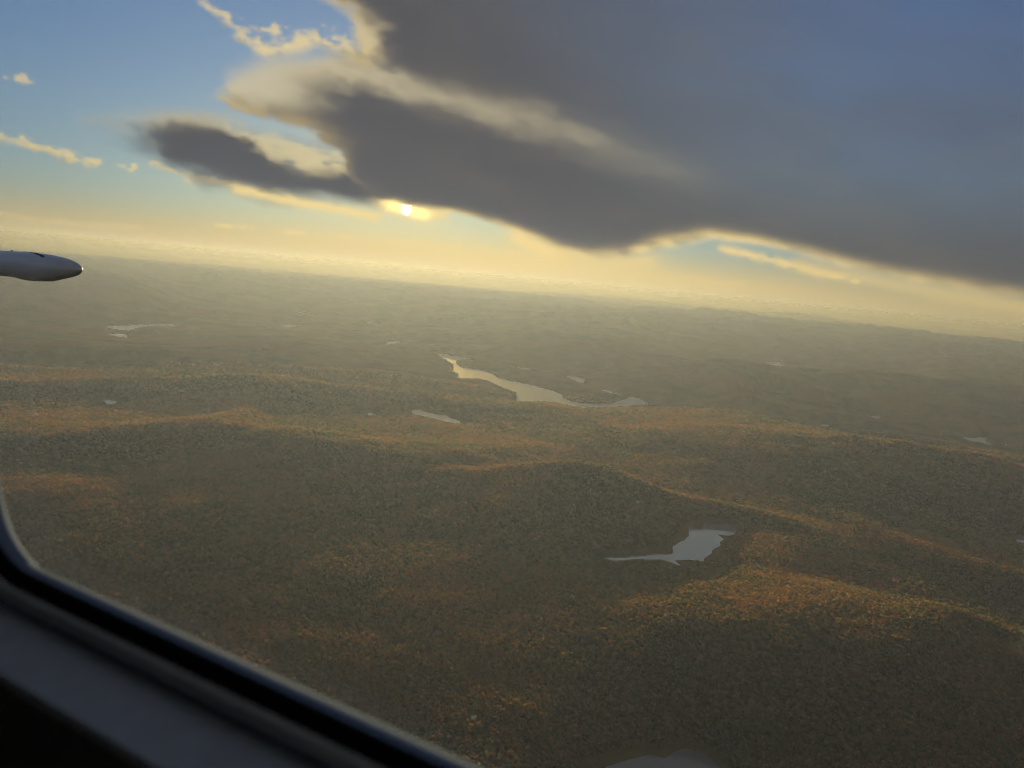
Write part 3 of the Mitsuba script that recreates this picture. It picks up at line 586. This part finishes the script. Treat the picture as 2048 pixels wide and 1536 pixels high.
S0, S1, Z0, Z1, CR = -0.4235, 0.085, -0.1716, 0.180, 0.046
def outline(o, n=14):
    """The window's rounded outline, grown by o."""
    pts = []
    r = CR + o
    for cx, cz, a0 in ((S1 - CR, Z1 - CR, 0), (S0 + CR, Z1 - CR, 90), (S0 + CR, Z0 + CR, 180), (S1 - CR, Z0 + CR, 270)):
        for a in np.radians(np.linspace(a0, a0 + 90, n)):
            pts.append((cx + r * math.cos(a), cz + r * math.sin(a)))
    return np.array(pts)
def sweep_frame(profile):
    rows = []
    for o, d in profile:
        p = outline(o)
        rows.append(craft(np.column_stack([p, np.full(len(p), d)])))
    m = len(rows[0])
    v = np.vstack(rows)
    f = [[i * m + j, i * m + (j + 1) % m, (i + 1) * m + (j + 1) % m, (i + 1) * m + j] for i in range(len(rows) - 1) for j in range(m)]
    return v, np.array(f)
def apart(name, m, mat, smooth=40, label=None):
    key = numbered('aircraft__' + name)
    if isinstance(m, tuple):
        v, f = m
        f = np.asarray(f)
        if f.shape[1] == 4:
            f = np.vstack([f[:, [0, 1, 2]], f[:, [0, 2, 3]]])
        m = trimesh.Trimesh(v, f, process=False)
    scene[key] = ply(m, mat, smooth=smooth)
    if label:
        labels[key] = {'label': label}
    return key
labels['aircraft'] = {'label': 'small white aircraft seen from its dark cabin, window frame and wingtip pod in view', 'category': 'aircraft'}
apart('window_frame', sweep_frame([(0.012, .222), (0.004, .2175), (0.0, .2130), (-0.0004, .2095), (0.0002, .2062), (0.0022, .2068)]), 'mat_lip', label='blurred blue grey outer window rim')
apart('window_frame__seal', sweep_frame([(0.0004, .2080), (0.0010, .2052), (0.0040, .2020), (0.0062, .2004), (0.0070, .206)]), 'mat_seal', label='black rubber seal round the window')
apart('window_frame__trim_ring', sweep_frame([(0.0064, .207), (0.0064, .2000), (0.0080, .1972), (0.0108, .1962), (0.0128, .1970), (0.0134, .2070)]), 'mat_ring', label='grey beige trim ring')
apart('window_sill', sweep_frame([(0.0156, .207), (0.0158, .1975), (0.0163, .1955), (0.0165, .185), (0.0166, .168), (0.0172, .1645), (0.0200, .1630)]), 'mat_sill', label='dull blue grey sill round the window')
apart('gap_backing', sweep_frame([(0.0120, .2072), (0.0170, .2072)]), 'mat_seal')
apart('sidewall', sweep_frame([(0.0195, .1632), (0.06, .1625), (0.2, .155), (0.42, .11)]), 'mat_sidewall', label='dark cabin sidewall below the window')
p = outline(0.0012)
gl = np.vstack([craft(np.column_stack([p, np.full(len(p), .2060)])), craft([[(S0 + S1) / 2, (Z0 + Z1) / 2, .2060]])])
apart('window_pane', (gl, np.array([[i, (i + 1) % len(p), len(p)] for i in range(len(p))])), 'mat_glass', smooth=False)
# cabin lining: a dark barrel behind the camera
ang = np.linspace(math.radians(38), math.radians(322), 43)
ss = np.linspace(-1.3, 1.3, 27)
cabin = lambda a, s: np.array([s, -0.12 + 0.72 * math.sin(a), -0.62 + 0.93 * math.cos(a)])
vv = craft(np.array([[cabin(a, s) for s in ss] for a in ang]).reshape(-1, 3))
ff = []
for i in range(len(ang) - 1):
    for j in range(len(ss) - 1):
        ff.append([i * 27 + j, i * 27 + j + 1, (i + 1) * 27 + j + 1, (i + 1) * 27 + j])
apart('cabin_lining', (vv, np.array(ff)), 'mat_lining')
for s in (-1.3, 1.3):
    ring = craft(np.array([cabin(a, s) for a in np.linspace(0, 2 * math.pi, 48, endpoint=False)]))
    apart('bulkhead', (np.vstack([ring, craft([[s, -0.12, -0.62]])]), np.array([[i, (i + 1) % 48, 48] for i in range(48)])), 'mat_lining', smooth=False)
# side panels closing the gap between the barrel and the window wall
wall_top = [cabin(math.radians(38), s) for s in ss]
apart('side_panel', (np.vstack([craft(np.array(wall_top)), craft(np.array([[s, 0.5, .12] for s in ss]))]), np.array([[i, i + 1, 28 + i, 27 + i] for i in range(26)])), 'mat_lining')
wall_bot = [cabin(math.radians(322), s) for s in ss]
apart('side_panel', (np.vstack([craft(np.array(wall_bot)), craft(np.array([[s, -0.5, .12] for s in ss]))]), np.array([[i, i + 1, 28 + i, 27 + i] for i in range(26)])), 'mat_lining')
for a, b in ((-1.3, S0 - 0.38), (S1 + 0.38, 1.3)):
    apart('side_panel', (craft(np.array([[a, -0.55, .115], [b, -0.55, .115], [b, 0.55, .115], [a, 0.55, .115]])), np.array([[0, 1, 2, 3]])), 'mat_lining', smooth=False)

# the wingtip pod: 9.5 m off, nose forward
NOSE = np.array([-8.12, -0.358, 4.99])
BACK = np.array([-1.0, -0.028, 0.0]) / np.linalg.norm([1.0, 0.028])
prof = [(0, 0.004), (.012, .022), (.04, .044), (.09, .068), (.17, .090), (.30, .113), (.45, .130), (.62, .142), (.80, .149), (1.0, .152), (1.3, .152), (1.8, .150), (2.4, .140), (2.9, .115), (3.3, .06), (3.42, .0)]
def lathe(prof, n=48, squash=1.0, sink=None):
    rows = []
    for L, r in prof:
        a = np.linspace(0, 2 * math.pi, n, endpoint=False)
        c = NOSE + BACK * L
        z = r * np.sin(a)
        if sink is not None:
            z = np.where(z < 0, z * (1 + sink(L)), z)
        rows.append(craft(np.column_stack([np.full(n, c[0]), c[1] + z, c[2] + r * np.cos(a)])))
    v = np.vstack(rows)
    f = [[i * n + j, i * n + (j + 1) % n, (i + 1) * n + (j + 1) % n, (i + 1) * n + j] for i in range(len(rows) - 1) for j in range(n)]
    return v, np.array(f)
Lq = np.concatenate([[p_[0] for p_ in prof[:6]], np.linspace(.36, 1.6, 26), [1.8, 2.4, 2.9, 3.3, 3.42]])
pr = [(L, float(np.interp(L, [p_[0] for p_ in prof], [p_[1] for p_ in prof]))) for L in Lq]
chin = lambda L: 0.16 * float(sstep(1.32, 1.02, np.array(L))) * float(sstep(0.25, .6, np.array(L)))
apart('wing_pod', lathe(pr, sink=chin), 'mat_paint', label='glossy white pointed pod on the wingtip')
def strip(path, width, lift):
    """A raised strip on the pod's skin along (L, angle) points."""
    rows = []
    for L, a in path:
        for w in (-width / 2, width / 2):
            r = float(np.interp(L, [p_[0] for p_ in pr], [p_[1] for p_ in pr])) + lift
            c, b_ = NOSE + BACK * L, a + w / r
            rows.append([c[0], c[1] + r * math.sin(b_), c[2] + r * math.cos(b_)])
    v = craft(np.array(rows))
    return v, np.array([[2 * i, 2 * i + 1, 2 * i + 3, 2 * i + 2] for i in range(len(path) - 1)])
seam = [(1.16 - 0.60 * t, math.radians(84 + 44 * t ** 1.4)) for t in np.linspace(0, 1, 30)]
apart('wing_pod__seam', strip(seam, 0.032, 0.003), 'mat_gap', label='dark curved seam over the pod nose')
tip = trimesh.creation.icosphere(subdivisions=2, radius=0.016)
tip.apply_translation(craft([NOSE + BACK * 0.008])[0])
apart('wing_pod__tip_lamp', tip, 'mat_lens', label='small pale lamp on the pod nose')
for L in (1.36, 1.66):
    cap = trimesh.creation.cylinder(radius=0.012, height=0.02, sections=10)
    cap.apply_translation(craft([NOSE + BACK * L + np.array([0, .152, 0])])[0])
    apart('wing_pod__fastener', cap, 'mat_gap')
# wing from the pod back to the fuselage, outside the frame
def wing_mesh():
    chord = [(-0.5, 0), (-0.46, .05), (-0.3, .085), (-0.05, .09), (.25, .06), (.5, .005), (.5, -.005), (.2, -.03), (-0.2, -.045), (-0.45, -.03)]
    rows = []
    for d, c, sc in ((5.0, -10.55, 0.95), (0.2, -10.7, 1.9)):
        for x_, z_ in chord:
            rows.append([c - x_ * sc * 1.0, -0.42 + z_ * sc, d])
    n = len(chord)
    v = craft(np.array(rows))
    f = [[j, (j + 1) % n, n + (j + 1) % n, n + j] for j in range(n)]
    return v, np.array(f)
apart('wing', wing_mesh(), 'mat_paint')
def tube(s0, s1, k=9):
    a = np.linspace(0, 2 * math.pi, 48, endpoint=False)
    rows = [np.column_stack([np.full(48, s), -0.12 + 0.80 * q_ * np.sin(a), -0.62 + 0.95 * q_ * np.cos(a)]) for s, q_ in zip(np.linspace(s0, s1, k), np.linspace(1.0, 0.75, k))]
    v = craft(np.vstack(rows))
    return v, np.array([[i * 48 + j, i * 48 + (j + 1) % 48, (i + 1) * 48 + (j + 1) % 48, (i + 1) * 48 + j] for i in range(k - 1) for j in range(48)])
apart('fuselage', tube(-1.35, -13.0), 'mat_paint')

# ------------------------------------------------------------------ lower the world so that the camera is the origin (keeps rays exact close to the lens)
DOWN = T().translate([0, 0, -1000.0])
for k_, d_ in scene.items():
    if d_.get('type') in ('ply', 'cube'):
        d_['to_world'] = DOWN @ d_['to_world'] if 'to_world' in d_ else DOWN
